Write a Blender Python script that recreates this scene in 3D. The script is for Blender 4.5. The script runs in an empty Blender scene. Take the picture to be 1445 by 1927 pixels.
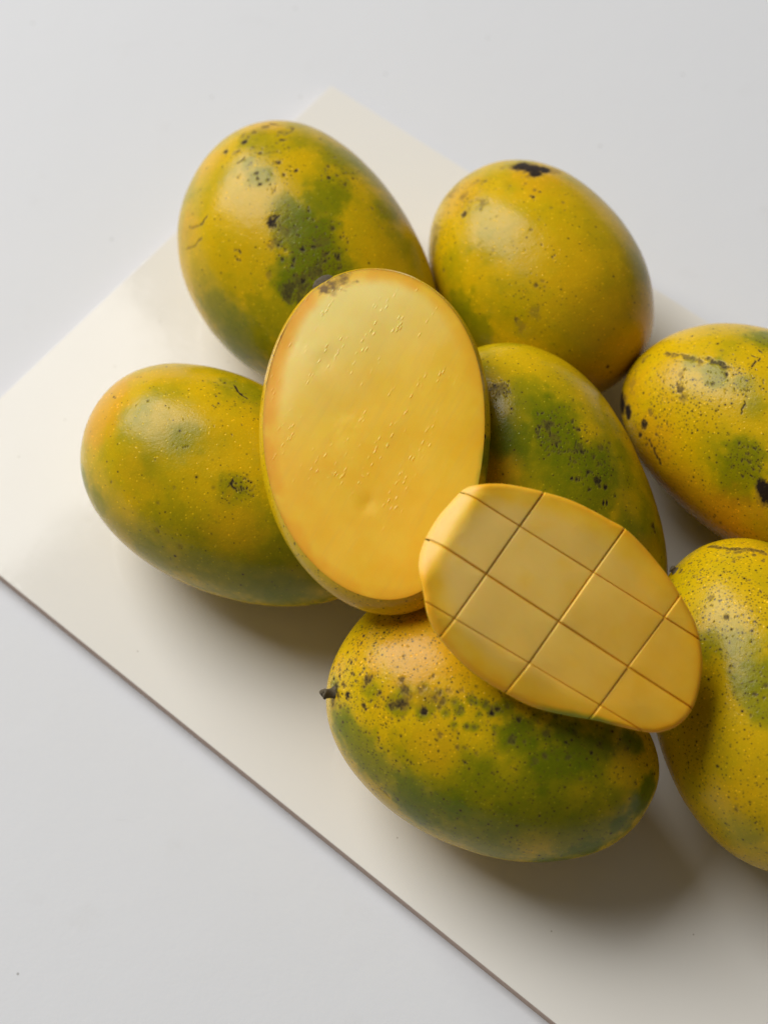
import bpy, bmesh, math, random
import numpy as np
from mathutils import Matrix, Vector

# ------------------------------------------------------------------ camera
F, CX, CY = 2900.0, 722.5, 963.5          # focal length and centre, in photograph pixels
PITCH, DIST, ZB = math.radians(63.7), 0.58, 0.005
cam_p = np.array([0, -DIST * math.cos(PITCH), ZB + DIST * math.sin(PITCH)])
scene = bpy.context.scene
cd = bpy.data.cameras.new('camera')
cam = bpy.data.objects.new('camera', cd)
scene.collection.objects.link(cam)
cam.location = cam_p
cam.rotation_euler = (math.pi / 2 - PITCH, 0, 0)
cd.sensor_fit = 'HORIZONTAL'
cd.sensor_width = 36
cd.lens = 36 * F / 1445
cd.clip_start, cd.clip_end = 0.02, 50
cd.dof.use_dof = True
cd.dof.focus_distance = 0.505
cd.dof.aperture_fstop = 9.0
scene.camera = cam

# ------------------------------------------------------------------ room light
world = bpy.data.worlds.new('World')
scene.world = world
world.use_nodes = True
bg = world.node_tree.nodes['Background']
bg.inputs[0].default_value = (1.0, 0.88, 0.73, 1)
bg.inputs[1].default_value = 0.105

# the window: a bright opening to the back left of the table
az, alt, far = math.radians(47), math.radians(42), 5.0
ld = bpy.data.lights.new('window_light', 'AREA')
ld.shape = 'RECTANGLE'
ld.size, ld.size_y = 3.2, 3.8
ld.energy = 325.0
ld.color = (1.0, 0.98, 0.95)
lo = bpy.data.objects.new('window_light', ld)
scene.collection.objects.link(lo)
ldir = Vector((-math.sin(az) * math.cos(alt), math.cos(az) * math.cos(alt), math.sin(alt)))
lo.location = ldir * far
lo.rotation_euler = (-ldir).to_track_quat('-Z', 'Y').to_euler()

vs = scene.view_settings
vs.view_transform = 'Standard'
vs.look = 'None'
vs.exposure = 0.0
vs.gamma = 1.0
scene.render.engine = 'CYCLES'
scene.cycles.max_bounces = 8

# ------------------------------------------------------------------ pixel helpers
fw = np.array([0, math.cos(PITCH), -math.sin(PITCH)])
rt = np.array([1.0, 0, 0])
up = np.cross(rt, fw)
def proj(p):
    d = p - cam_p
    w = d @ fw
    return np.stack([CX + F * (d @ rt) / w, CY - F * (d @ up) / w], -1)
def ray(u, v):
    return fw + rt * (u - CX) / F - up * (v - CY) / F
def on_plane(u, v, c, n):
    d = ray(u, v)
    return cam_p + d * (((c - cam_p) @ n) / (d @ n))
def at_z(u, v, z):
    return on_plane(u, v, np.array([0, 0, z]), np.array([0, 0, 1.0]))

# ------------------------------------------------------------------ noise
def vnoise(p, f, seed=0):
    q = p * f + seed * 17.31
    i = np.floor(q).astype(np.int64)
    t = q - i
    t = t * t * (3 - 2 * t)
    def h(dx, dy, dz):
        n = (i[:, 0] + dx) * 374761393 + (i[:, 1] + dy) * 668265263 + (i[:, 2] + dz) * 1274126177 + seed * 69069
        n = (n ^ (n >> 13)) * 1103515245
        n = n ^ (n >> 16)
        return (n & 0xFFFF) / 65535.0
    r = 0
    for dx in (0, 1):
        for dy in (0, 1):
            for dz in (0, 1):
                w = (t[:, 0] if dx else 1 - t[:, 0]) * (t[:, 1] if dy else 1 - t[:, 1]) * (t[:, 2] if dz else 1 - t[:, 2])
                r = r + w * h(dx, dy, dz)
    return r * 2 - 1
def fbm(p, f, seed, o=3):
    return sum(vnoise(p, f * 2.03 ** k, seed + k) * 0.55 ** k for k in range(o))
def sstep(x):
    x = np.clip(x, 0, 1)
    return x * x * (3 - 2 * x)

# ------------------------------------------------------------------ mesh helpers
def new_mesh(name, verts, faces, smooth=True):
    me = bpy.data.meshes.new(name)
    me.from_pydata([tuple(v) for v in verts], [], faces)
    if smooth:
        me.polygons.foreach_set('use_smooth', np.ones(len(me.polygons), bool))
    me.update()
    return me
def grid_mesh(name, g, wrap=True, smooth=True):
    """g: rows x cols x 3, wrapped round the columns; quads built with numpy"""
    nr, nc = g.shape[:2]
    me = bpy.data.meshes.new(name)
    r = np.arange(nr - 1)[:, None]
    c = np.arange(nc if wrap else nc - 1)[None]
    c2 = (c + 1) % nc
    q = np.stack([r * nc + c, r * nc + c2, (r + 1) * nc + c2, (r + 1) * nc + c], -1).reshape(-1, 4)
    me.vertices.add(nr * nc)
    me.vertices.foreach_set('co', np.ascontiguousarray(g, np.float32).ravel())
    me.loops.add(q.size)
    me.loops.foreach_set('vertex_index', q.ravel().astype(np.int32))
    me.polygons.add(len(q))
    me.polygons.foreach_set('loop_start', (np.arange(len(q)) * 4).astype(np.int32))
    me.polygons.foreach_set('use_smooth', np.full(len(q), smooth))
    me.update(calc_edges=True)
    me.validate()
    return me
def set_attr(me, name, val):
    a = me.attributes.new(name, 'FLOAT', 'POINT')
    a.data.foreach_set('value', np.ascontiguousarray(val, np.float32))
def link(name, me, mat, parent=None):
    o = bpy.data.objects.new(name, me)
    scene.collection.objects.link(o)
    if me is not None and mat is not None:
        me.materials.append(mat)
    if parent is not None:
        o.parent = parent
    return o
def tag(o, label, cat, group=None):
    o['label'] = label
    o['category'] = cat
    if group:
        o['group'] = group

# ------------------------------------------------------------------ materials
class NT:
    def __init__(self, name):
        self.m = bpy.data.materials.new(name)
        self.m.use_nodes = True
        self.t = self.m.node_tree
        self.b = self.t.nodes['Principled BSDF']
        self.co = self.t.nodes.new('ShaderNodeTexCoord').outputs['Object']
    def n(self, typ, **kw):
        x = self.t.nodes.new(typ)
        for k, v in kw.items():
            setattr(x, k, v)
        return x
    def put(self, sock, v):
        if isinstance(v, bpy.types.NodeSocket):
            self.t.links.new(v, sock)
        else:
            sock.default_value = v
    def math(self, op, a, b=0.0, c=0.0, clamp=False):
        x = self.n('ShaderNodeMath', operation=op, use_clamp=clamp)
        for s, v in zip(x.inputs, (a, b, c)):
            self.put(s, v)
        return x.outputs[0]
    def mix(self, f, a, b, typ='MIX'):
        x = self.n('ShaderNodeMix', data_type='RGBA', blend_type=typ)
        self.put(x.inputs[0], f)
        for s, v in ((x.inputs[6], a), (x.inputs[7], b)):
            self.put(s, (*v, 1) if isinstance(v, tuple) and len(v) == 3 else v)
        return x.outputs[2]
    def noise(self, scale, detail=3, rough=0.55, vec=None):
        x = self.n('ShaderNodeTexNoise')
        self.put(x.inputs['Vector'], vec or self.co)
        x.inputs['Scale'].default_value = scale
        x.inputs['Detail'].default_value = detail
        x.inputs['Roughness'].default_value = rough
        return x.outputs[0]
    def voro(self, scale, vec=None, rnd=1.0, dim='3D'):
        x = self.n('ShaderNodeTexVoronoi', voronoi_dimensions=dim)
        self.put(x.inputs['Vector'], vec or self.co)
        x.inputs['Scale'].default_value = scale
        x.inputs['Randomness'].default_value = rnd
        return x.outputs['Distance'], x.outputs['Color']
    def attr(self, name):
        return self.n('ShaderNodeAttribute', attribute_name=name).outputs['Fac']
    def ramp(self, v, lo, hi, a=0.0, b=1.0):
        x = self.n('ShaderNodeMapRange', interpolation_type='SMOOTHSTEP')
        self.put(x.inputs[0], v)
        for s, k in zip(x.inputs[1:5], (lo, hi, a, b)):
            self.put(s, k)
        return x.outputs[0]
    def bump(self, h, strength, dist, normal=None):
        x = self.n('ShaderNodeBump')
        x.inputs['Strength'].default_value = strength
        x.inputs['Distance'].default_value = dist
        self.put(x.inputs['Height'], h)
        if normal is not None:
            self.put(x.inputs['Normal'], normal)
        return x.outputs[0]
    def mapping(self, loc=(0, 0, 0), rot=(0, 0, 0), scale=(1, 1, 1), typ='POINT'):
        x = self.n('ShaderNodeMapping', vector_type=typ)
        self.put(x.inputs[0], self.co)
        x.inputs[1].default_value, x.inputs[2].default_value, x.inputs[3].default_value = loc, rot, scale
        return x.outputs[0]
    def set(self, **kw):
        for k, v in kw.items():
            s = self.b.inputs[k.replace('_', ' ')]
            self.put(s, (*v, 1) if isinstance(v, tuple) and len(v) == 3 and k == 'Base_Color' else v)

def mat_skin():
    m = NT('mango_skin')
    green, orange, dark, freck = (m.attr(a) for a in ('green', 'orange', 'dark', 'freckle'))
    n1 = m.noise(55, 4, 0.6)
    n2 = m.noise(260, 3, 0.6)
    n3 = m.noise(1100, 2, 0.6)
    g = m.math('ADD', green, m.math('MULTIPLY', m.math('SUBTRACT', n1, 0.5), 0.45))
    g = m.math('ADD', g, m.math('MULTIPLY', m.math('SUBTRACT', n2, 0.5), 0.30), clamp=True)
    yel = m.mix(n2, (0.58, 0.365, 0.002), (0.69, 0.455, 0.004))
    col = m.mix(m.ramp(g, 0.0, 0.60), yel, (0.37, 0.30, 0.003))
    col = m.mix(m.ramp(g, 0.24, 1.12), col, (0.128, 0.165, 0.002))
    col = m.mix(m.math('MULTIPLY', orange, 0.7), col, (0.68, 0.29, 0.010))
    # pale lenticels
    d, c = m.voro(470)
    r = m.math('MULTIPLY', m.ramp(d, 0.08, 0.20, 1, 0), 0.50)
    col = m.mix(r, col, m.mix(1.0, col, (2.1, 1.9, 3.0), 'MULTIPLY'))
    d2, c2 = m.voro(900)
    col = m.mix(m.math('MULTIPLY', m.ramp(d2, 0.12, 0.30, 1, 0), 0.30), col, m.mix(1.0, col, (1.7, 1.6, 2.0), 'MULTIPLY'))
    # dark freckles: which cells carry one depends on the local density
    for sc, rad, k in ((300, 0.125, 1.0), (640, 0.20, 0.9), (1150, 0.26, 0.7)):
        d, c = m.voro(sc, m.mapping(loc=(sc * 0.01, 0.3, 0.7)))
        sep = m.n('ShaderNodeSeparateColor')
        m.put(sep.inputs[0], c)
        on = m.math('LESS_THAN', sep.outputs[0], freck)
        size = m.math('MULTIPLY_ADD', sep.outputs[1], rad, rad * 0.35)
        core = m.ramp(m.math('DIVIDE', d, size), 0.55, 1.0, 1, 0)
        halo = m.ramp(m.math('DIVIDE', d, size), 0.8, 2.2, 0.45, 0)
        col = m.mix(m.math('MULTIPLY', on, halo), col, (0.17, 0.13, 0.012))
        col = m.mix(m.math('MULTIPLY', m.math('MULTIPLY', on, core), k), col, (0.042, 0.022, 0.010))
    # blotches and scars
    dk = m.math('ADD', dark, m.math('MULTIPLY', m.math('SUBTRACT', n3, 0.5), m.math('MULTIPLY', dark, 0.9)), clamp=True)
    col = m.mix(m.ramp(dk, 0.05, 0.55), col, m.mix(0.5, col, (0.11, 0.070, 0.030)))
    col = m.mix(m.ramp(dk, 0.40, 0.95), col, (0.028, 0.020, 0.015))
    m.set(Base_Color=col)
    rough = m.math('ADD', m.math('MULTIPLY', n2, 0.14), m.math('MULTIPLY_ADD', dk, 0.20, 0.17))
    m.set(Roughness=rough, Specular_IOR_Level=m.math('MULTIPLY_ADD', dk, -0.17, 0.20), Subsurface_Weight=0.05, Subsurface_Scale=0.003, Subsurface_Radius=(1.0, 0.6, 0.1))
    h = m.math('ADD', m.math('MULTIPLY', n2, 0.5), m.math('MULTIPLY', n3, 0.25))
    nb = m.bump(h, 0.40, 0.0006)
    nb = m.bump(m.math('SUBTRACT', m.math('MULTIPLY', r, -0.8), dk), 0.45, 0.0003, nb)
    m.set(Normal=nb)
    return m.m

def mat_flesh(name, wet):
    m = NT(name)
    pale, orange, stain, green = (m.attr(a) for a in ('pale', 'orange', 'stain', 'green'))
    n1 = m.noise(70, 4, 0.6)
    n2 = m.noise(350, 3, 0.6)
    if wet:
        fib = m.mapping(rot=(0, 0, math.radians(FIB)), scale=(1, 1 / 9, 1), typ='TEXTURE')
        nf = m.noise(60, 4, 0.6, fib)
    else:
        fib = m.mapping(rot=(0, 0, 0.3), scale=(1, 3, 1))
        nf = m.noise(60, 3, 0.6, fib)
    if wet:
        base = m.mix(m.ramp(n1, 0.3, 0.7), (0.93, 0.56, 0.018), (0.95, 0.62, 0.040))
    else:
        base = m.mix(m.ramp(n1, 0.3, 0.7), (0.93, 0.55, 0.025), (0.95, 0.61, 0.060))
        base = m.mix(m.ramp(m.noise(95, 3, 0.6, m.mapping(loc=(5, 2, 1))), 0.55, 0.75, 0, 0.3), base, (0.74, 0.46, 0.025))
    base = m.mix(m.math('MULTIPLY', m.ramp(nf, 0.45, 0.70), 0.34), base, (0.82, 0.54, 0.06))
    base = m.mix(pale, base, (0.97, 0.79, 0.29) if wet else (0.92, 0.67, 0.25))
    base = m.mix(orange, base, (0.86, 0.40, 0.004))
    base = m.mix(green, base, (0.36, 0.36, 0.02))
    st = m.math('MULTIPLY', stain, m.math('MULTIPLY_ADD', n2, 1.2, 0.35), clamp=True)
    base = m.mix(m.ramp(st, 0.1, 0.7, 0, 0.85), base, (0.11, 0.055, 0.010))
    m.set(Base_Color=base, Subsurface_Weight=0.9 if wet else 0.6, Subsurface_Scale=0.003 if wet else 0.0007, Subsurface_Radius=(1.0, 0.55, 0.12), Specular_IOR_Level=0.35 if wet else 0.25)
    h = m.math('ADD', m.math('MULTIPLY', n2, 0.3), m.math('MULTIPLY', nf, 0.8))
    nb = m.bump(h, 0.08, 0.0004)
    if wet:
        # juice beads sitting in rows along the fibres
        rows = m.ramp(m.noise(48, 3, 0.6, m.mapping(loc=(3, 1, 0), rot=(0, 0, math.radians(FIB)), scale=(2.0, 0.16, 1), typ='TEXTURE')), 0.50, 0.64)
        d, c = m.voro(1050, m.mapping(rot=(0, 0, math.radians(FIB)), scale=(3.0, 1, 1), typ='TEXTURE'))
        sep = m.n('ShaderNodeSeparateColor')
        m.put(sep.inputs[0], c)
        on = m.math('MULTIPLY', m.math('LESS_THAN', sep.outputs[0], 0.8), m.math('MULTIPLY', rows, m.attr('juice')))
        bead = m.math('MULTIPLY', m.ramp(d, 0.08, 0.42, 1, 0), on)
        nb = m.bump(bead, 0.9, 0.0003, nb)
        m.set(Roughness=m.math('MULTIPLY_ADD', bead, -0.36, m.math('MULTIPLY_ADD', n2, 0.15, 0.38)))
    else:
        nb = m.bump(m.math('ADD', m.noise(900, 3, 0.6), m.noise(140, 3, 0.5)), 0.08, 0.0005, nb)
        m.set(Roughness=m.math('MULTIPLY_ADD', n2, 0.25, 0.30))
    m.set(Normal=nb)
    return m.m

def mat_glaze():
    m = NT('cream_glaze')
    n1 = m.noise(9, 4, 0.6)
    n2 = m.noise(60, 4, 0.65)
    n3 = m.noise(420, 3, 0.6)
    col = m.mix(n1, (0.81, 0.795, 0.75), (0.84, 0.825, 0.78))
    d, c = m.voro(34, dim='2D')
    sep = m.n('ShaderNodeSeparateColor')
    m.put(sep.inputs[0], c)
    fl = m.math('MULTIPLY', m.ramp(d, 0.006, 0.014, 1, 0), m.math('LESS_THAN', sep.outputs[0], 0.3))
    col = m.mix(m.math('MULTIPLY', fl, 0.5), col, (0.30, 0.26, 0.20))
    m.set(Base_Color=col, Roughness=m.ramp(n2, 0.35, 0.7, 0.03, 0.10), Specular_IOR_Level=0.21)
    m.set(Normal=m.bump(m.math('ADD', m.math('MULTIPLY', n2, 0.5), m.math('MULTIPLY', n3, 0.12)), 0.12, 0.0010))
    return m.m

def mat_clay():
    m = NT('fired_clay')
    n = m.noise(300, 4, 0.6)
    m.set(Base_Color=m.mix(n, (0.50, 0.38, 0.31), (0.60, 0.47, 0.39)), Roughness=0.85)
    m.set(Normal=m.bump(n, 0.4, 0.0006))
    return m.m

def mat_table():
    m = NT('white_table_paint')
    n1 = m.noise(7, 5, 0.6)
    n2 = m.noise(45, 5, 0.6)
    n3 = m.noise(800, 3, 0.6)
    col = m.mix(n1, (0.71, 0.733, 0.772), (0.74, 0.762, 0.80))
    col = m.mix(m.ramp(n2, 0.60, 0.80, 0, 0.18), col, (0.60, 0.60, 0.60))
    d, c = m.voro(24, dim='2D')
    sep = m.n('ShaderNodeSeparateColor')
    m.put(sep.inputs[0], c)
    fl = m.math('MULTIPLY', m.ramp(d, 0.006, 0.016, 1, 0), m.math('LESS_THAN', sep.outputs[0], 0.3))
    col = m.mix(m.math('MULTIPLY', fl, 0.6), col, (0.25, 0.24, 0.22))
    # faint scuffs
    s = m.noise(14, 6, 0.75, m.mapping(rot=(0, 0, 0.5), scale=(1, 7, 1)))
    col = m.mix(m.ramp(s, 0.66, 0.74, 0, 0.16), col, (0.52, 0.51, 0.50))
    m.set(Base_Color=col, Roughness=0.62, Specular_IOR_Level=0.35)
    h = m.math('ADD', m.math('MULTIPLY', n3, 0.25), m.math('MULTIPLY', n2, 1.0))
    m.set(Normal=m.bump(h, 0.13, 0.0010))
    return m.m

def mat_stem():
    m = NT('dry_stem')
    n = m.noise(700, 3, 0.6)
    m.set(Base_Color=m.mix(n, (0.060, 0.050, 0.034), (0.17, 0.140, 0.090)), Roughness=0.9, Specular_IOR_Level=0.12)
    m.set(Normal=m.bump(n, 0.6, 0.0006))
    return m.m

FIB = -35.0
SKIN = mat_skin()
FLESH_WET = mat_flesh('flesh_wet', True)
FLESH = mat_flesh('flesh', False)
GLAZE, CLAY, TABLE, STEM = mat_glaze(), mat_clay(), mat_table(), mat_stem()

# ------------------------------------------------------------------ table and tile
me = new_mesh('table', [(-3, -3, -0.002), (3, -3, -0.002), (3, 3, -0.002), (-3, 3, -0.002)], [(0, 1, 2, 3)], False)
tb = link('table', me, TABLE)
tb['kind'] = 'structure'
tb['label'] = 'matt white table top with faint scuffs'

ca, cb = at_z(-192, 929, ZB)[:2], at_z(623.5, 159, ZB)[:2]
ew = cb - ca
tw = float(np.hypot(*ew))
ew = ew / tw
el = np.array([ew[1], -ew[0]])
tl = 0.40
tile = bpy.data.objects.new('ceramic_tile', None)
scene.collection.objects.link(tile)
tile.location = (*(ca + ew * tw / 2 + el * tl / 2), -0.002)
tile.rotation_euler = (0, 0, math.atan2(el[1], el[0]))
tag(tile, 'cream glazed ceramic tile with brown clay edge lying under the mangoes', 'tile')
def slab(name, lx, ly, z0, z1, bev, mat, seg=3):
    bm = bmesh.new()
    bmesh.ops.create_cube(bm, size=1)
    for v in bm.verts:
        v.co = (v.co.x * lx, v.co.y * ly, (z0 + z1) / 2 + v.co.z * (z1 - z0))
    if bev:
        ed = [e for e in bm.edges if all(v.co.z > (z0 + z1) / 2 for v in e.verts) or abs(e.verts[0].co.z - e.verts[1].co.z) > 1e-6]
        bmesh.ops.bevel(bm, geom=ed, offset=bev, segments=seg, affect='EDGES', profile=0.6)
    me = bpy.data.meshes.new(name)
    bm.to_mesh(me)
    bm.free()
    return link(name, me, mat, tile)
slab('clay_body', tl, tw, 0.0, 0.0064, 0, CLAY)
slab('glaze', tl - 0.0003, tw - 0.0003, 0.0065, 0.0070, 0.0003, GLAZE)

# ------------------------------------------------------------------ whole mangoes
def prof(s, c, k, e):
    return (s ** e) * (1 + k * c) / (1 + 0.3 * k * k)
def rotm(yaw, pit, rol):
    return np.array(Matrix.Rotation(yaw, 3, 'Z') @ Matrix.Rotation(pit, 3, 'Y') @ Matrix.Rotation(rol, 3, 'X'))
def mango_grid(p, nu, nv):
    L, W, T, k, b, e, b2 = p[:7]
    u = np.linspace(0.0, math.pi, nu)
    u = u[:, None]
    v = np.linspace(0, 2 * math.pi, nv, endpoint=False)[None]
    c, s = np.cos(u), np.clip(np.sin(u), 1e-5, 1)
    rad = prof(s, c, k, e)
    return np.stack([L / 2 * c + 0 * v,
                     W / 2 * rad * np.cos(v) + b * L * (c ** 2 - 0.4) + b2 * L * c * (1 - c * c),
                     T / 2 * rad * np.sin(v)], -1)

class Painter:
    """marks on a surface given by world points; each mark is anchored on the surface and spreads over it"""
    def __init__(self, pts, nrm, loc, seed, g0, f0, namp):
        self.w, self.loc = pts, loc
        self.vis = ((cam_p - pts) * nrm).sum(1) > 0
        self.px = proj(pts)
        self.dep = (pts - cam_p) @ fw
        self.n1 = fbm(loc, 75, seed, 3)
        self.n2 = fbm(loc, 330, seed + 5, 2)
        self.n3 = fbm(loc, 1300, seed + 9, 2)
        self.a = {'green': g0 + namp * self.n1, 'orange': np.zeros(len(pts)), 'dark': np.zeros(len(pts)),
                  'freckle': np.full(len(pts), f0)}
    def hit(self, x, y):
        d = np.hypot(self.px[:, 0] - x, self.px[:, 1] - y) + 1e6 * (~self.vis)
        return int(d.argmin())
    def blob(self, ch, x, y, r, s=1.0):
        i = self.hit(x, y)
        R = r * self.dep[i] / F
        d = np.linalg.norm(self.w - self.w[i], axis=1) / R
        if ch == 'dark':
            k = (0.28 if s >= 1 and r > 10 else 1.0) if r > 6 else 0.65
            w = sstep((1.14 - d - 0.50 * k * self.n2 - 0.50 * k * self.n3) / (0.70 if r > 6 else 0.8))
            self.a[ch] = np.maximum(self.a[ch], w * s)
        elif ch == 'freckle':
            self.a[ch] = np.maximum(self.a[ch], sstep((1.2 - d - 0.25 * self.n1) / 0.8) * s)
        else:
            w = sstep((1.35 - d - 0.30 * self.n1 - 0.26 * self.n2) / 1.05)
            if s < 0:
                self.a[ch] = self.a[ch] * (1 + w * s)
            elif ch == 'green':
                self.a[ch] = np.maximum(self.a[ch], w * s + (1 - w) * np.minimum(self.a[ch], s))
            else:
                self.a[ch] = np.maximum(self.a[ch], w * s)
    def stroke(self, pts, r, s=1.0):
        for (x0, y0), (x1, y1) in zip(pts, pts[1:]):
            n = max(2, int(math.hypot(x1 - x0, y1 - y0) / max(r * 0.7, 1.2)))
            for k in range(n + 1):
                t = k / n
                self.blob('dark', x0 + (x1 - x0) * t, y0 + (y1 - y0) * t, r, s)
    def bake(self, me):
        for k, v in self.a.items():
            set_attr(me, k, np.clip(v, 0, 1))

def make_mango(p, marks, label, stem=None):
    nu, nv = 300, 400
    g = mango_grid(p, nu, nv)
    Rm = rotm(*p[7:10])
    loc = g.reshape(-1, 3)
    # slight unevenness of a real fruit
    nrm = loc / np.linalg.norm(loc * 1.0, axis=1, keepdims=True)
    loc = loc + nrm * (0.0009 * vnoise(loc, 34, int(p[0] * 1e5) % 97) + 0.0001 * vnoise(loc, 120, 3))[:, None]
    loc[:nv] = loc[:nv].mean(0)
    loc[-nv:] = loc[-nv:].mean(0)
    w = loc @ Rm.T
    zo = ZB + 0.0003 - w[:, 2].min()
    off = np.array([p[10], p[11], zo])
    w = w + off
    gg = loc.reshape(nu, nv, 3)
    du = np.gradient(gg, axis=0)
    dv = np.roll(gg, -1, 1) - np.roll(gg, 1, 1)
    n = np.cross(dv, du).reshape(-1, 3)
    n /= np.linalg.norm(n, axis=1, keepdims=True) + 1e-12
    n *= np.sign((n * loc).sum(1))[:, None]
    me = grid_mesh('skin', gg[:, ::-1])
    P = Painter(w, n @ Rm.T, loc, marks['seed'], marks.get('g0', 0.1), marks.get('f0', 0.1), marks.get('namp', 0.25))
    for ch in ('green', 'orange', 'freckle', 'dark'):
        for m in marks.get(ch, ()):
            P.blob(ch, *m)
    rng = random.Random(marks['seed'])
    for x, y, R_, cnt, r0, r1, st in marks.get('scatter', ()):
        for _ in range(cnt):
            a_, q_ = rng.uniform(0, 6.283), R_ * math.sqrt(rng.random())
            P.blob('dark', x + q_ * math.cos(a_), y + q_ * math.sin(a_), r0 + (r1 - r0) * rng.random() ** 2, st * rng.uniform(0.6, 1.0))
    for s in marks.get('stroke', ()):
        P.stroke(*s)
    idx = np.arange(nu * nv).reshape(nu, nv)[:, ::-1].ravel()
    for k in P.a:
        P.a[k] = P.a[k][idx]
    P.bake(me)
    if stem is None:
        o = link('mango', me, SKIN)
        o.location = off
        o.rotation_euler = (p[9], p[8], p[7])
    else:
        o = bpy.data.objects.new('mango', None)
        scene.collection.objects.link(o)
        o.location = off
        o.rotation_euler = (p[9], p[8], p[7])
        link('skin', me, SKIN, o)
        x, y, ln, rad, bend = stem
        i = P.hit(x, y)
        make_stem(o, loc[i], n[i], ln, rad, bend)
    tag(o, label, 'mango', 'whole mangoes on the tile')
    return o

def make_stem(parent, base, nrm, ln, rad, bend=(0, 0, 0), name='stem'):
    nrm = Vector(nrm) + Vector(bend)
    q = nrm.to_track_quat('Z', 'Y')
    rng = random.Random(4)
    rows = []
    prf = [(-0.5, 1.6), (0.0, 1.3), (0.12, 1.08), (0.4, 0.92), (0.72, 0.95), (0.9, 1.12), (1.0, 0.95), (0.98, 0.4), (0.9, 0.02)]
    for t, r in prf:
        row = []
        for k in range(20):
            a = k / 20 * 2 * math.pi
            rr = rad * r * (1 + 0.10 * math.sin(3 * a + t * 2) + rng.uniform(-0.03, 0.03))
            v = q @ Vector((rr * math.cos(a), rr * math.sin(a), ln * t * (1 + 0.10 * math.sin(2 * a))))
            row.append(Vector(base) + v)
        rows.append(row)
    return link(name, grid_mesh(name, np.array(rows)), STEM, parent)

FIT = {
 1: [0.1199, 0.0862, 0.0702, 0.0684, -0.0329, 0.8753, 0.0021, 2.1622, -0.0816, -0.2578, -0.0283, 0.0869],
 2: [0.1023, 0.0761, 0.0693, -0.0082, -0.0016, 0.9236, 0.014, 2.0584, -0.0298, -0.1295, 0.0586, 0.0811],
 3: [0.1181, 0.0748, 0.07, 0.1169, -0.0045, 0.9428, -0.005, 2.6197, -0.0333, 0.0519, -0.0527, -0.0085],
 4: [0.1126, 0.0774, 0.0701, 0.0973, -0.0226, 0.8265, -0.0141, 2.6295, -0.0074, -0.1743, 0.035, -0.0967],
 5: [0.1172, 0.0779, 0.0701, -0.0486, 0.0142, 0.909, -0.0364, -0.9939, 0.2307, 0.3301, 0.0535, -0.0138],
 6: [0.1188, 0.0769, 0.0699, -0.0236, 0.0249, 0.9517, -0.0142, 2.5119, 0.0039, -0.2348, 0.1395, 0.0078],
 7: [0.1142, 0.0749, 0.0701, -0.0214, 0.0024, 0.939, -0.0077, 1.7489, -0.0381, -0.0434, 0.126, -0.0872],
}
HALF = [0.1184, 0.0759, 0.0434, 0.0726, -0.0139, 0.9568, -0.0347, 0.007, 1.6782, -0.1869, -0.0539, -0.0023, -0.0123, 0.0846]

MARKS = {}
MARKS[1] = dict(seed=11, g0=0.24, f0=0.06, namp=0.22,
    green=[(540,400,42,.75),(575,440,58,.95),(600,490,64,.95),(560,520,50,1),(630,520,42,.8),(619,354,42,.65),(610,375,45,.75),(640,295,55,.55),(700,330,50,.4),
           (727,397,38,.55),(410,588,60,.6),(475,640,70,.75),(450,660,70,.8),(480,257,38,.5),(489,329,30,.6),(464,307,18,.5),(400,540,60,.35),(520,600,70,.5),
           (470,400,60,-.5),(440,460,70,-.4),(690,460,60,-.3),(560,300,30,-.5)],
    orange=[(355,420,40,.35),(390,310,40,.3),(500,235,40,.3)],
    freckle=[(590,470,75,.9),(540,420,50,.8),(500,290,80,.5),(640,330,50,.5),(620,540,50,.8)],
    dark=[(514,415,13,.9),(511,458,13,.5),(565,543,26,.6),(595,512,22,.55),(540,433,20,.35),(545,545,18,.7),(462,264,9,.9),(424,284,9,.9),(448,284,8,.8),(529,264,8,.9),
          (455,256,9,.5),(525,305,7,.9),(557,322,5,1),(620,334,5,1),(612,318,4,.9),(518,357,8,.5),(489,347,5,.9),(482,325,5,.9),(502,338,5,.9),(476,250,7,.6),
          (530,250,12,.35),(500,238,8,.6),(607,460,18,.35),(610,480,14,.45),(377,357,5,.6),(720,395,14,.3),(505,520,8,.4)],
    stroke=[([(360,429),(379,422),(390,406)],2.6,.9),([(349,469),(367,462),(379,447)],2.4,.8),([(442,469),(450,470),(454,476)],3,.9),([(446,487),(453,490)],3,.8),
            ([(446,307),(453,302),(460,296)],3,.9),([(524,247),(534,252),(545,249),(552,243),(546,240)],3,.8),([(510,232),(524,235)],4,.8)])
MARKS[2] = dict(seed=23, g0=0.16, f0=0.05, namp=0.2,
    green=[(863,589,48,.65),(846,506,42,.35),(903,625,50,.6),(896,390,32,.35),(1195,496,50,.4),(966,579,70,.35),(1079,629,70,.3),(1130,440,50,.3),(930,450,50,.35)],
    orange=[(1000,330,70,.45),(870,360,60,.4),(1170,690,70,.3),(1100,520,110,.22)],
    freckle=[(850,380,60,.55),(830,450,45,.55),(910,345,40,.4),(1000,560,40,.3)],
    dark=[(984,312,27,1),(1003,316,28,1),(1022,318,22,1),(1008,325,16,1),(1040,322,20,.4),(1003,316,34,.45),(820,430,18,.45),(818,450,18,.45),(814,470,16,.45),(846,366,18,.4),(872,368,11,.5),
          (906,380,15,.5),(893,343,11,.45),(890,323,9,.4),(913,341,5,1),(905,346,4,1),(944,315,9,.5),(870,405,7,.75),(1062,395,5,.8),(1003,369,6,.9),(1016,361,4,.9),(997,369,4,.9),
          (1037,483,4,.9),(1044,479,3,.9),(1019,461,3,.9),(835,509,4,.9),(971,600,6,.6),(1009,536,5,.7),(1144,690,5,.9),(979,612,13,.35),(1009,589,13,.35),(900,460,9,.3),(1060,380,4,.6)])
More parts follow.
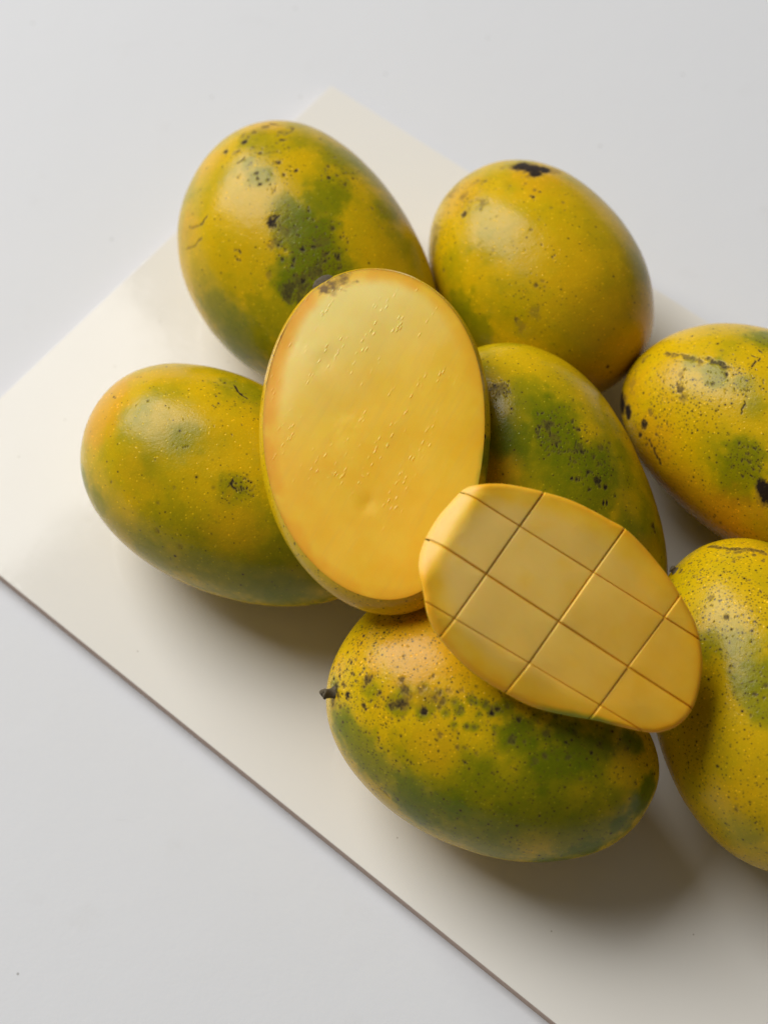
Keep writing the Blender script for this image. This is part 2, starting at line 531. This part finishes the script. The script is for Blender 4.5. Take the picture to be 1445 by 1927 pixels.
MARKS[3] = dict(seed=37, g0=0.24, f0=0.035, namp=0.2,
    green=[(350,825,42,.55),(460,735,60,.55),(350,1027,90,.42),(442,1085,100,.62),(533,1111,90,.8),(552,1063,70,.65),(295,1045,60,.55),(156,898,36,.7),(185,946,40,.5),(442,924,35,.55),
           (313,990,60,.4),(240,860,40,.4),(500,1000,60,.45),(430,1000,60,-.4),(420,780,60,-.3),(300,720,60,-.4)],
    orange=[(190,780,70,.75),(215,735,60,.7),(260,880,60,.25),(430,1005,70,.25),(320,700,60,.2)],
    freckle=[(440,740,60,.25),(450,920,45,.4),(310,1000,70,.15)],
    dark=[(383,716,3.5,.95),(424,721,4,.95),(408,746,3.2,.95),(411,759,3.2,.95),(278,755,3.4,.9),(213,747,4,.9),(443,718,3,.8),(415,716,3,.8),(453,917,5,.8),(418,928,3,.8),
          (475,933,3.5,.8),(460,902,3,.8),(297,1000,7,.4),(340,1028,8,.35),(208,908,4,.6),(300,1002,5,.6)],
    stroke=[([(442,726),(449,739),(466,750)],1.8,.9),([(438,900),(434,911),(447,924),(466,919)],3.4,.9),([(343,843),(353,840)],3,.8)])
MARKS[4] = dict(seed=41, g0=0.10, f0=0.34, namp=0.18,
    green=[(642,1368,52,.85),(675,1406,60,.7),(628,1290,22,.55),(699,1297,30,.6),(752,1318,26,.6),(809,1325,24,.55),(771,1488,60,.85),(847,1521,70,.9),(890,1454,58,.75),(972,1387,42,.85),
           (1034,1426,80,.95),(1081,1435,70,.95),(1129,1406,50,.8),(1191,1400,30,1),(1220,1483,30,1),(1201,1516,38,1),(1167,1550,36,1),(1105,1597,42,1),(1034,1621,42,.95),
           (938,1550,100,.75),(723,1464,50,.6),(914,1597,60,.6),(785,1526,60,.9),(900,1530,170,.62),(1080,1520,150,.62),(760,1440,60,.4),(1050,1520,90,.7),(700,1440,40,.7),(1000,1480,70,.7),
           (1177,1448,42,-.75),(820,1420,60,-.5),(1000,1590,40,-.4),(900,1400,30,-.5),(1090,1490,40,-.35),(960,1440,30,-.4)],
    orange=[(771,1230,100,.75),(690,1210,60,.4),(840,1280,60,.4),(820,1400,60,.3),(640,1250,30,.4)],
    freckle=[(660,1280,80,.95),(700,1200,80,.8),(760,1250,70,.5),(700,1380,70,.6),(850,1340,70,.5),(720,1330,60,.8)],
    dark=[(752,1324,14,.75),(740,1328,12,.7),(761,1299,12,.65),(796,1341,10,.9),(654,1309,10,.9),(630,1296,13,.8),(636,1310,10,.7),(695,1280,10,.7),(648,1289,8,.7),(800,1292,7,.6),(826,1306,6,.55),(816,1318,7,.45),
          (833,1318,6,.5),(855,1323,6,.5),(866,1331,8,.6),(886,1318,7,.55),(898,1323,7,.85),(902,1344,6,.75),(923,1342,7,.95),(936,1335,6,.8),(878,1366,6,.6),(914,1330,6,.45),(866,1340,7,.5),
          (838,1342,6,.45),(957,1330,9,.5),(893,1368,5,.5),(855,1364,6,.5),(931,1368,5,.45),(976,1354,6,.7),(988,1397,6,.75),(1065,1397,4.5,1),(1112,1418,4.5,.9),(962,1392,9,.6),
          (1026,1380,9,.5),(1081,1380,8,.5),(876,1437,4.5,1),(863,1389,3.5,1),(714,1390,4.5,.9),(682,1327,7,.8),(640,1330,8,.6),(672,1352,5,.8),(1130,1400,9,.4),(1180,1410,10,.4),(790,1300,8,.5)],
    stroke=[([(716,1485),(724,1492),(733,1500)],5,.55)])
MARKS[5] = dict(seed=53, g0=0.30, f0=0.10, namp=0.2,
    green=[(1001,765,50,.7),(1047,797,60,.95),(961,835,60,.95),(1096,846,60,.95),(1042,859,70,.9),(1123,873,60,.9),(1069,900,50,.8),(1171,854,30,.65),(988,733,40,.55),(1204,981,60,.75),
           (1231,1021,50,.8),(1109,927,60,.75),(930,800,40,.5),(1180,900,30,.5),(947,894,45,-.7),(1112,810,38,-.75),(1190,945,32,-.5),(960,680,60,-.3)],
    orange=[(947,894,45,.3),(1230,1040,40,.3)],
    freckle=[(1042,810,60,.85),(1120,870,60,.6),(941,735,26,.9),(1080,830,60,.6)],
    dark=[(941,735,20,.48),(1032,800,12,.65),(1042,824,14,.4),(1032,855,5.5,.85),(1124,905,9,.8),(1139,917,5.5,1),(1076,898,4,1),(1109,920,4.5,.9),(1131,840,9,.55),(1117,861,6.5,.7),
          (1132,874,7,.65),(1095,851,5.5,.8),(1081,869,7,.55),(1159,935,4.5,.9),(1229,992,8,.8),(1146,850,6,.5),(1090,840,6,.5),(1070,832,6,.4)],
    stroke=[([(1135,942),(1136,950)],2.4,.95),([(1142,943),(1142,952)],2.4,.95),([(1026,847),(1063,851),(1096,845)],2.4,.5),([(1230,985),(1231,1000)],4,.8)])
MARKS[6] = dict(seed=67, g0=0.06, f0=0.20, namp=0.18,
    green=[(1300,681,26,.55),(1345,697,32,.65),(1345,713,26,.6),(1437,636,48,.75),(1402,864,56,.75),(1345,841,50,.35),(1380,898,52,.65),(1395,722,30,.5),(1420,760,40,.4),(1380,650,40,.3)],
    orange=[(1368,985,80,.8),(1231,818,60,.5),(1190,730,50,.45),(1300,930,60,.5),(1260,700,40,.2)],
    freckle=[(1280,750,100,.8),(1402,864,45,.9),(1390,710,50,.7),(1220,810,60,.6)],
    dark=[(1279,729,10,.75),(1286,747,10,.45),(1170,763,26,1),(1182,775,18,1),(1169,748,18,1),(1211,800,13,.85),(1206,818,9,.8),(1226,777,7,.55),(1235,818,5,.8),(1437,921,22,1),
          (1446,930,30,1),(1434,912,15,1),(1190,718,14,.35),(1196,692,12,.35),(1212,675,9,.4),(1328,970,6,.5),(1427,875,4,.9),(1210,680,4,.8),(1368,704,5,.9),(1380,704,4,.9)],
    stroke=[([(1254,665),(1277,668),(1300,674),(1320,681)],7.5,.62),([(1333,677),(1350,684),(1366,690)],7.5,.72),([(1222,830),(1231,848),(1243,871)],5,.9),
            ([(1414,690),(1430,674)],3.2,.95),([(1395,777),(1397,766),(1403,755)],3.2,.95),([(1395,734),(1412,735)],3,.7),([(1427,658),(1432,662)],3,.9),([(1414,668),(1422,672)],2.5,.8)])
MARKS[7] = dict(seed=71, g0=0.13, f0=0.30, namp=0.16,
    green=[(1422,1276,48,.7),(1400,1223,50,.5),(1343,1205,50,.45),(1393,1563,55,.5),(1440,1330,40,.6),(1330,1150,50,.25),(1300,1480,40,.3)],
    orange=[(1400,1500,80,.25),(1430,1030,40,.3),(1420,1460,80,.25)],
    freckle=[(1360,1120,130,.85),(1300,1070,60,.8),(1400,1230,80,.6),(1440,1300,70,.6),(1380,1540,60,.4)],
    dark=[(1338,1124,7,.5),(1366,1162,6,.8),(1377,1185,4,.9),(1420,1307,6,.7),(1277,1470,6,.6),(1384,1524,6,.5),(1386,1505,5,.5),(1440,1290,6,.6),(1300,1060,5,.7),(1280,1075,7,.7),(1432,1112,4,.9)],
    stroke=[([(1336,1028),(1372,1033),(1400,1033),(1433,1037)],6.5,.70),([(1385,1040),(1415,1034),(1440,1042)],6,.6)])

MARKS[1]['scatter'] = [(585,455,70,50,2.6,5.5,1),(600,500,55,30,2.6,6,1),(500,295,70,28,2.4,5,.9),(640,330,40,12,2.5,5,.9),(565,542,30,14,4,9,.6),(700,400,40,8,2.5,5,.7)]
MARKS[2]['scatter'] = [(855,385,55,26,3,7,.55),(825,440,30,16,3,8,.5),(1010,340,60,10,2.5,5,.7),(1000,570,60,12,2.5,5,.6),(950,420,80,10,2.4,4,.7)]
MARKS[3]['scatter'] = [(450,920,30,16,2.4,4,.8),(350,780,140,14,2.2,3.4,.8),(300,1000,90,12,3,6,.45)]
MARKS[4]['scatter'] = [(665,1290,55,46,2.6,6,.95),(700,1210,70,40,2.4,3.6,.9),(780,1320,60,26,3,8,.7),(880,1340,80,30,3.5,8,.6),(1000,1390,80,24,3,8,.6),(1110,1400,70,16,3,8,.5)]
MARKS[5]['scatter'] = [(1045,808,48,40,2.5,5.5,.95),(1120,868,50,26,2.6,6,.9),(941,735,20,34,2.2,3.6,.9),(1090,830,50,16,2.4,4,.8)]
MARKS[6]['scatter'] = [(1290,740,80,46,2.3,3.6,.85),(1405,868,38,22,2.6,4.4,.95),(1222,815,45,24,2.6,6,.8),(1395,705,45,20,2.4,5,.85),(1200,720,40,16,3,7,.4),(1310,675,50,14,3,7,.6)]
MARKS[7]['scatter'] = [(1300,1070,40,30,2.4,4.5,.8),(1390,1034,55,26,3,7,.7),(1360,1150,80,30,2.3,3.6,.9),(1420,1290,60,16,2.5,4.5,.8)]
MARKS[4]['green'] += [(x, y, r * 1.9, .7) for x, y, r, v in MARKS[4]['dark'] if 730 < x < 1000 and 1285 < y < 1372]
LABELS = {
 1: 'large yellow mango with a speckled dark green patch, leaning behind the cut half',
 2: 'golden mango with a black stem scar on its crown, at the tile back edge',
 3: 'olive yellow mango with a small crackled scar, left end clear of the others',
 4: 'orange and green mango with a short stem stub, under the scored cheek',
 5: 'bright green streaked mango wedged between the cut half and the scored cheek',
 6: 'yellow orange mango with a dark ragged hole and a purple brown scar',
 7: 'bright yellow freckled mango with a brown streak across its top end',
}
STEMS = {4: (627, 1305, 0.0040, 0.0016, (0.1, 0.25, 0.2)), 7: (1270, 1075, 0.0016, 0.0012, (0, 0, 0))}
for j in FIT:
    make_mango(FIT[j], MARKS[j], LABELS[j], STEMS.get(j))

# ------------------------------------------------------------------ the cut half
def make_half(p):
    L, W, T, k, b, e, b2, h = p[:8]
    Rm = rotm(*p[8:11])
    off = np.array(p[11:14])
    def rho(q):
        c = np.clip(q[..., 0] / (L / 2), -0.99999, 0.99999)
        s = np.sqrt(1 - c * c)
        rad = np.maximum(prof(s, c, k, e), 1e-4)
        y = q[..., 1] - (b * L * (c ** 2 - 0.4) + b2 * L * c * (1 - c * c))
        r = np.hypot(y / (W / 2), q[..., 2] / (T / 2)) / rad
        return np.where(np.abs(q[..., 0]) >= L / 2, 9.0, r)
    c0 = np.array([0.0, -0.002, h])
    nth = 360
    th = np.linspace(0, 2 * math.pi, nth, endpoint=False)
    def cast(d):
        lo, hi = np.zeros(d.shape[:-1]), np.full(d.shape[:-1], 0.1)
        for _ in range(40):
            mid = (lo + hi) / 2
            ins = rho(c0 + d * mid[..., None]) < 1
            lo, hi = np.where(ins, mid, lo), np.where(ins, hi, mid)
        return lo
    ph = np.concatenate([[0, 0.004, 0.012], np.linspace(0.03, math.pi / 2, 90)])[:, None]
    d = np.stack([np.cos(ph) * np.cos(th)[None], np.cos(ph) * np.sin(th)[None], -np.sin(ph) + 0 * th[None]], -1)
    r = cast(d)
    skin = c0 + d * r[..., None]
    root = bpy.data.objects.new('cut_mango', None)
    scene.collection.objects.link(root)
    root.location = off
    root.rotation_euler = (p[10], p[9], p[8])
    tag(root, 'cut mango half lying flesh side up with wet yellow face and dark stem end', 'mango')
    loc = skin.reshape(-1, 3)
    n = loc - np.array([0, 0, 0])
    n /= np.linalg.norm(n, axis=1, keepdims=True)
    me = grid_mesh('skin', skin[:, ::-1])
    P = Painter(loc @ Rm.T + off, n @ Rm.T, loc, 83, 0.03, 0.14, 0.12)
    P.vis[:] = True
    for m in [(918, 880, 40, .95), (918, 850, 30, .8), (560, 1050, 50, .25)]:
        P.blob('green', *m)
    for m in [(500, 700, 120, .35), (560, 580, 60, .5), (860, 600, 90, .6), (700, 503, 60, .5), (720, 1150, 120, .25)]:
        P.blob('orange', *m)
    for m in [(500, 660, 80, .6), (915, 870, 50, .8)]:
        P.blob('freckle', *m)
    for m in [(608, 526, 15, .9), (912, 820, 6, .9), (503, 660, 7, .4), (640, 512, 14, .4), (914, 890, 6, .8)]:
        P.blob('dark', *m)
    idx = np.arange(loc.shape[0]).reshape(skin.shape[:2])[:, ::-1].ravel()
    for kk in P.a:
        P.a[kk] = P.a[kk][idx]
    P.bake(me)
    link('skin', me, SKIN, root)
    # flesh face
    rb = r[0]
    ss = np.concatenate([np.linspace(0, 0.90, 130), np.linspace(0.91, 0.9995, 24)])[:, None]
    x = c0[0] + np.cos(th)[None] * rb[None] * ss
    y = c0[1] + np.sin(th)[None] * rb[None] * ss
    q = np.stack([x, y, 0 * x], -1).reshape(-1, 3)
    de = ((1 - ss) * rb[None]).ravel()
    z = h + 0.00022 * fbm(q, 50, 5, 2) + 0.0009 * (1 - (1 - np.clip(de / 0.02, 0, 1)) ** 2) 
    # long shallow knife and fibre tracks
    a = math.radians(FIB)
    uu, vv = q[:, 0] * math.cos(a) + q[:, 1] * math.sin(a), -q[:, 0] * math.sin(a) + q[:, 1] * math.cos(a)
    tr = vnoise(np.stack([uu * 40, vv * 420, 0 * uu], -1), 1, 9) + 0.6 * vnoise(np.stack([uu * 90, vv * 900, 0 * uu], -1), 1, 19)
    z = z + 0.000012 * tr * sstep(de / 0.008)
    q[:, 2] = z
    def loc_of(px):
        w = on_plane(px[0], px[1], off + Rm[:, 2] * h, Rm[:, 2])
        return (w - off) @ Rm
    def spot(lst, soft=0.8, jag=0.0):
        o = np.zeros(len(q))
        for X, Y, rr, s in lst:
            cc = loc_of((X, Y))
            R = rr / 5400.0
            dd = np.hypot(q[:, 0] - cc[0], q[:, 1] - cc[1]) / R
            o = np.maximum(o, s * sstep((1.2 - dd + 0.35 * nn1 + jag * nn2) / soft))
        return o
    nn1 = fbm(q, 150, 31, 3)
    nn2 = fbm(q, 620, 37, 3)
    # dents left by the knife
    for X, Y, rr, dep in [(610, 680, 30, .00035), (690, 950, 17, .0004), (560, 640, 40, .0003), (650, 800, 40, .0003)]:
        cc = loc_of((X, Y))
        dd = np.hypot(q[:, 0] - cc[0], q[:, 1] - cc[1]) / (rr / 5400)
        q[:, 2] -= dep * np.exp(-dd ** 2 * 1.5) * (1 + 0.4 * nn1)
    pale = 0.85 * sstep((q[:, 0] + 0.45 * q[:, 1] - 0.002 + 0.003 * nn1) / 0.055) * sstep((de - 0.001) / 0.006)
    wl = sstep(spot([(500, 720, 150, 1), (560, 590, 60, 1), (505, 860, 120, .9), (560, 1010, 110, .8), (640, 1090, 80, .7), (880, 660, 140, .55), (905, 820, 60, .4), (740, 510, 80, .6), (760, 1130, 90, .6)], .9))
    orng = wl * sstep((0.0068 - de + 0.0012 * nn1) / 0.0060) * 0.85 + 0.40 * sstep((0.0014 - de) / 0.0014)
    orng = np.maximum(orng, spot([(700, 1010, 170, .16), (560, 900, 90, .22), (770, 1080, 110, .24), (600, 1040, 90, .22)], 1.2))
    stain = spot([(648, 524, 30, .75), (625, 535, 26, .75), (612, 545, 18, .85), (664, 534, 16, .7), (672, 530, 10, .95), (628, 550, 14, .5)], 1.5, 0.38)
    gr = spot([(908, 860, 20, .5), (900, 900, 20, .5)], 1.0) * sstep((0.002 - de) / 0.002)
    jc = spot([(690, 640, 150, 1), (640, 820, 130, 1), (720, 760, 110, 1), (560, 720, 60, .5), (700, 900, 100, .8)], 1.0)
    fm = grid_mesh('cut_face', q.reshape(*x.shape, 3))
    for nm, v in (('pale', pale), ('orange', orng), ('stain', stain), ('green', gr), ('juice', jc)):
        set_attr(fm, nm, np.clip(v, 0, 1))
    link('cut_face', fm, FLESH_WET, root)
    # woody stem end, a low grey brown mound on the rim
    bl = loc_of((610, 527))
    kb = int(np.argmin(np.abs(np.angle(np.exp(1j * (th - math.atan2(bl[1] - c0[1], bl[0] - c0[0])))))))
    rim = np.stack([c0[0] + np.cos(th) * rb, c0[1] + np.sin(th) * rb], -1)
    tg = rim[(kb + 6) % nth] - rim[(kb - 6) % nth]
    out = Vector((tg[1], -tg[0], 0)).normalized()
    tgv = Vector((tg[0], tg[1], 0)).normalized()
    rows, rng = [], random.Random(8)
    base = Vector((rim[kb][0], rim[kb][1], h - 0.0027))
    for t, r_ in [(-0.8, 1.1), (0.0, 1.05), (0.4, 0.94), (0.7, 0.78), (0.9, 0.52), (0.97, 0.28), (0.86, 0.02)]:
        row = []
        for kk in range(28):
            aa = kk / 28 * 2 * math.pi
            jr = 1 + 0.10 * math.sin(3 * aa + 1) + rng.uniform(-0.06, 0.06)
            row.append(base + out * (0.0034 * t * (1 + rng.uniform(-0.06, 0.06))) + tgv * (0.0040 * r_ * jr * math.cos(aa)) + Vector((0, 0, 0.0021 * r_ * jr * math.sin(aa))))
        rows.append(row)
    link('stem_scar', grid_mesh('stem_scar', np.array(rows)), STEM, root)
make_half(HALF)

# ------------------------------------------------------------------ the scored cheek
def make_cheek():
    n = np.array([math.tan(math.radians(12)), math.tan(math.radians(-18)), 1.0])
    n /= np.linalg.norm(n)
    c = at_z(1055, 1145, 0.0942)
    ea = on_plane(1275, 1330, c, n) - on_plane(830, 960, c, n)
    ea /= np.linalg.norm(ea)
    eb = np.cross(n, ea)
    Rm = np.stack([ea, eb, n], 1)
    def pl(u, v, dz=0.0):
        return ((on_plane(u, v, c + n * dz, n) - c) @ Rm)[:2]
    out_px = [(874,920),(900,912),(944,910),(983,916),(1022,925),(1070,939),(1113,959),(1149,979),(1176,994),(1208,1024),(1239,1060),(1263,1091),(1287,1131),(1306,1166),(1318,1206),
              (1323,1245),(1320,1280),(1310,1320),(1295,1348),(1271,1369),(1239,1379),(1208,1377),(1172,1369),(1125,1357),(1078,1349),(1022,1337),(983,1322),(951,1304),(916,1284),(880,1257),
              (849,1225),(821,1190),(805,1154),(798,1115),(790,1079),(790,1048),(802,1012),(825,973),(849,945)]
    # facets sloping off the flat face: (two points of the crease, outer side point, slope)
    fac = [((900, 930), (808, 1076), (790, 960), 0.68), ((842, 1160), (1090, 1322), (900, 1320), 0.34)]
    fl = []
    for a, b_, s, k in fac:
        A, B, S = pl(*a), pl(*b_), pl(*s)
        t = (B - A) / np.linalg.norm(B - A)
        nn = np.array([-t[1], t[0]])
        if (S - A) @ nn < 0:
            nn = -nn
        fl.append((A, nn, k, t, np.linalg.norm(B - A)))
    poly = np.array([pl(*p) for p in out_px])
    cen = poly.mean(0)
    pth = np.arctan2(poly[:, 1] - cen[1], poly[:, 0] - cen[0])
    def radius(q):
        d = q - cen
        a = np.arctan2(d[..., 1], d[..., 0])
        o = np.argsort(pth_)
        return np.hypot(d[..., 0], d[..., 1]), np.interp(a, np.concatenate([pth_[o] - 2 * math.pi, pth_[o], pth_[o] + 2 * math.pi]), np.tile(prad_[o], 3))
    pth_, prad_ = pth, np.hypot(*(poly - cen).T)
    def ztop(q):
        r, R = radius(q)
        de = np.maximum(R - r, 0)
        z = -0.0007 * (1 - np.clip(de / 0.0016, 0, 1)) ** 2 + 0.0003 * vnoise(np.c_[q.reshape(-1, 2), np.zeros(q.size // 2)], 90, 3).reshape(q.shape[:-1])
        for A, nn, k, tt_, ll in fl:
            s = (q - A) @ nn
            al = (q - A) @ tt_
            k = k * sstep((al + 0.012) / 0.012) * sstep((ll + 0.012 - al) / 0.012)
            w = 0.0014
            z = z - k * np.where(s < -w, 0, np.where(s > w, s, (s + w) ** 2 / (4 * w)))
        return z
    for _ in range(3):                     # put the traced rim on the sloping edge, not on the flat plane
        zz = ztop(poly)
        poly = np.array([pl(*p, z) for p, z in zip(out_px, zz)])
        cen = poly.mean(0)
        pth_ = np.arctan2(poly[:, 1] - cen[1], poly[:, 0] - cen[0])
        prad_ = np.hypot(*(poly - cen).T)
    # smooth dense rim
    m = len(poly)
    t = np.arange(0, m, 0.25)
    i0 = np.floor(t).astype(int)
    f = (t - i0)[:, None]
    P0, P1, P2, P3 = (poly[(i0 + k) % m] for k in (-1, 0, 1, 2))
    rim = 0.5 * (2 * P1 + (P2 - P0) * f + (2 * P0 - 5 * P1 + 4 * P2 - P3) * f ** 2 + (3 * P1 - P0 - 3 * P2 + P3) * f ** 3)
    root = bpy.data.objects.new('mango_cheek', None)
    scene.collection.objects.link(root)
    root.location = c
    root.rotation_euler = Matrix(Rm.tolist()).to_euler()
    tag(root, 'mango cheek scored into a grid of squares, flesh side up on the pile', 'mango')
    DEP = 0.0215
    def dome(rr):
        return DEP * (1 - np.clip(rr, 0, 1) ** 2) ** 0.55
    # skin
    zr = ztop(rim) - 0.0012
    rows = []
    for tt in np.linspace(0, 1, 50):
        rr = math.cos(tt * math.pi / 2) ** 0.9
        p2 = cen + (rim - cen) * rr * 0.997
        rows.append(np.c_[p2, zr * rr ** 2 - dome(rr)])
    g = np.array(rows)
    me = grid_mesh('skin', g[::-1])
    loc = g[::-1].reshape(-1, 3)
    nn_ = loc / np.linalg.norm(loc, axis=1, keepdims=True)
    P = Painter(loc @ Rm.T + c, nn_ @ Rm.T, loc, 91, 0.0, 0.10, 0.05)
    P.vis[:] = True
    for mk in [(1080, 1345, 60, .9), (1150, 1365, 60, 1), (1020, 1336, 40, .6)]:
        P.blob('green', *mk)
    P.blob('orange', 800, 1040, 80, .4)
    P.blob('dark', 830, 1000, 8, .6)
    P.bake(me)
    link('skin', me, SKIN, root)
    # cells
    def half_cut(pg, A, nn, off):
        o = []
        for i in range(len(pg)):
            a, b_ = pg[i], pg[(i + 1) % len(pg)]
            da, db = (a - A) @ nn - off, (b_ - A) @ nn - off
            if da >= 0:
                o.append(a)
            if da * db < 0:
                o.append(a + (b_ - a) * da / (da - db))
        return o
    lines = [((904, 943), (1302, 1194), .00014), ((825, 1022), (1294, 1328), .00024), ((815, 1140), (1188, 1363), .0001),
             ((1022, 929), (829, 1202), .00018), ((1174, 997), (955, 1306), .00017), ((1279, 1123), (1113, 1350), .0001)]
    cells = [list(rim)]
    for a, b_, gap in lines:
        A, B = pl(*a), pl(*b_)
        tt = (B - A) / np.linalg.norm(B - A)
        nn = np.array([-tt[1], tt[0]])
        nxt = []
        for pg in cells:
            for sgn in (1, -1):
                o = half_cut(pg, A, nn * sgn, gap)
                if len(o) > 2:
                    nxt.append(o)
        cells = nxt
    rng = random.Random(12)
    def area(pg):
        x, y = np.array(pg).T
        return 0.5 * abs(np.dot(x, np.roll(y, 1)) - np.dot(y, np.roll(x, 1)))
    for pg in cells:
        if area(pg) < 6e-6:
            continue
        pg = np.array(pg)
        # even spacing round the block
        seg = np.roll(pg, -1, 0) - pg
        ln = np.hypot(*seg.T)
        pts = []
        for a, s, l in zip(pg, seg, ln):
            k = max(1, int(math.ceil(l / 0.0007)))
            pts += [a + s * j / k for j in range(k)]
        pts = np.array(pts)
        x, y = pts.T
        if np.dot(x, np.roll(y, -1)) - np.dot(y, np.roll(x, -1)) < 0:
            pts = pts[::-1]
        cc = pts.mean(0)
        rm = np.hypot(*(pts - cc).T).mean()
        dz = rng.uniform(-0.00015, 0.00020)
        tx, ty = rng.uniform(-0.014, 0.014), rng.uniform(-0.014, 0.014)
        rows = []
        r0, R0 = radius(pts)
        zb = np.maximum(-0.009, ztop(pts) * 0.9 - dome(r0 / R0) + 0.0008)
        zb = np.maximum(zb, -0.0026)
        zb = np.minimum(zb, ztop(pts) - 0.0008)
        rows.append(np.c_[pts, zb])
        rnd = 0.00045
        for d in list(np.linspace(0, rnd, 7)) + [0.0009, 0.0014, 0.002, 0.003, 0.0042, 0.0055, 0.007, 0.009, 0.012, 0.016]:
            s = 1 - d / rm
            if s <= 0.04:
                break
            q = cc + (pts - cc) * s
            e = max(0, 1 - d / rnd)
            z = ztop(q) + dz + (q - cc) @ np.array([tx, ty]) - rnd * (1 - math.sqrt(max(0, 1 - e * e)))
            z = z - 0.00022 * np.exp(-d / 0.001) * 0 + 0.00020 * (1 - math.exp(-d / 0.003))
            rows.append(np.c_[q, z])
        q = np.repeat(cc[None], len(pts), 0)
        rows.append(np.c_[q, ztop(q) + dz + 0.00020])
        g = np.array(rows)
        me = grid_mesh('flesh_block', g)
        q3 = g.reshape(-1, 3)
        r, R = radius(q3[:, :2])
        de = R - r
        nz = fbm(q3, 150, 7, 3)
        rel = (q3[:, :2] - cen) @ np.array([1.0, 0.0])
        inner = sstep((de - 0.003 + 0.0015 * nz) / 0.008)
        pale = np.clip(inner * (0.36 - rel * 7.0), 0, 0.8) * (1 - 0.4 * sstep(nz))
        orng = np.clip(0.85 * sstep((0.0045 - de + 0.001 * nz) / 0.0055) + 0.28 * sstep((rel + 0.005) / 0.04), 0, 1)
        facet_glare = sstep(((q3[:, :2] - fl[0][0]) @ fl[0][1]) / 0.003)
        pale = np.maximum(pale, facet_glare * 0.6)  # window glare on the sloping end facet, painted as paler, less orange flesh
        orng = orng * (1 - 0.7 * facet_glare)
        low = np.array([1085, 1350.0])
        lc = pl(1090, 1345)
        gr = sstep((0.016 - np.hypot(q3[:, 0] - lc[0], q3[:, 1] - lc[1])) / 0.010) * sstep((0.0026 - de) / 0.0022)
        # scored walls show the deeper colour of the flesh
        for nm, v in (('pale', pale), ('orange', orng), ('stain', np.zeros(len(q3))), ('green', gr)):
            set_attr(me, nm, np.clip(v, 0, 1))
        link('flesh_block', me, FLESH, root)
    # flesh left uncut under the grid
    rows = []
    for rr in np.linspace(0.0, 0.975, 40):
        p2 = cen + (rim - cen) * rr
        z = np.maximum(-0.0010, ztop(rim) * rr ** 2 - dome(rr) + 0.0010)
        z = np.minimum(z, ztop(p2) - 0.00062)
        rows.append(np.c_[p2, z])
    g = np.array(rows)
    me = grid_mesh('flesh_base', g)
    for nm, v in (('pale', 0), ('orange', .30), ('stain', 0), ('green', 0)):
        set_attr(me, nm, np.full(len(me.vertices), v))
    link('flesh_base', me, FLESH, root)
make_cheek()
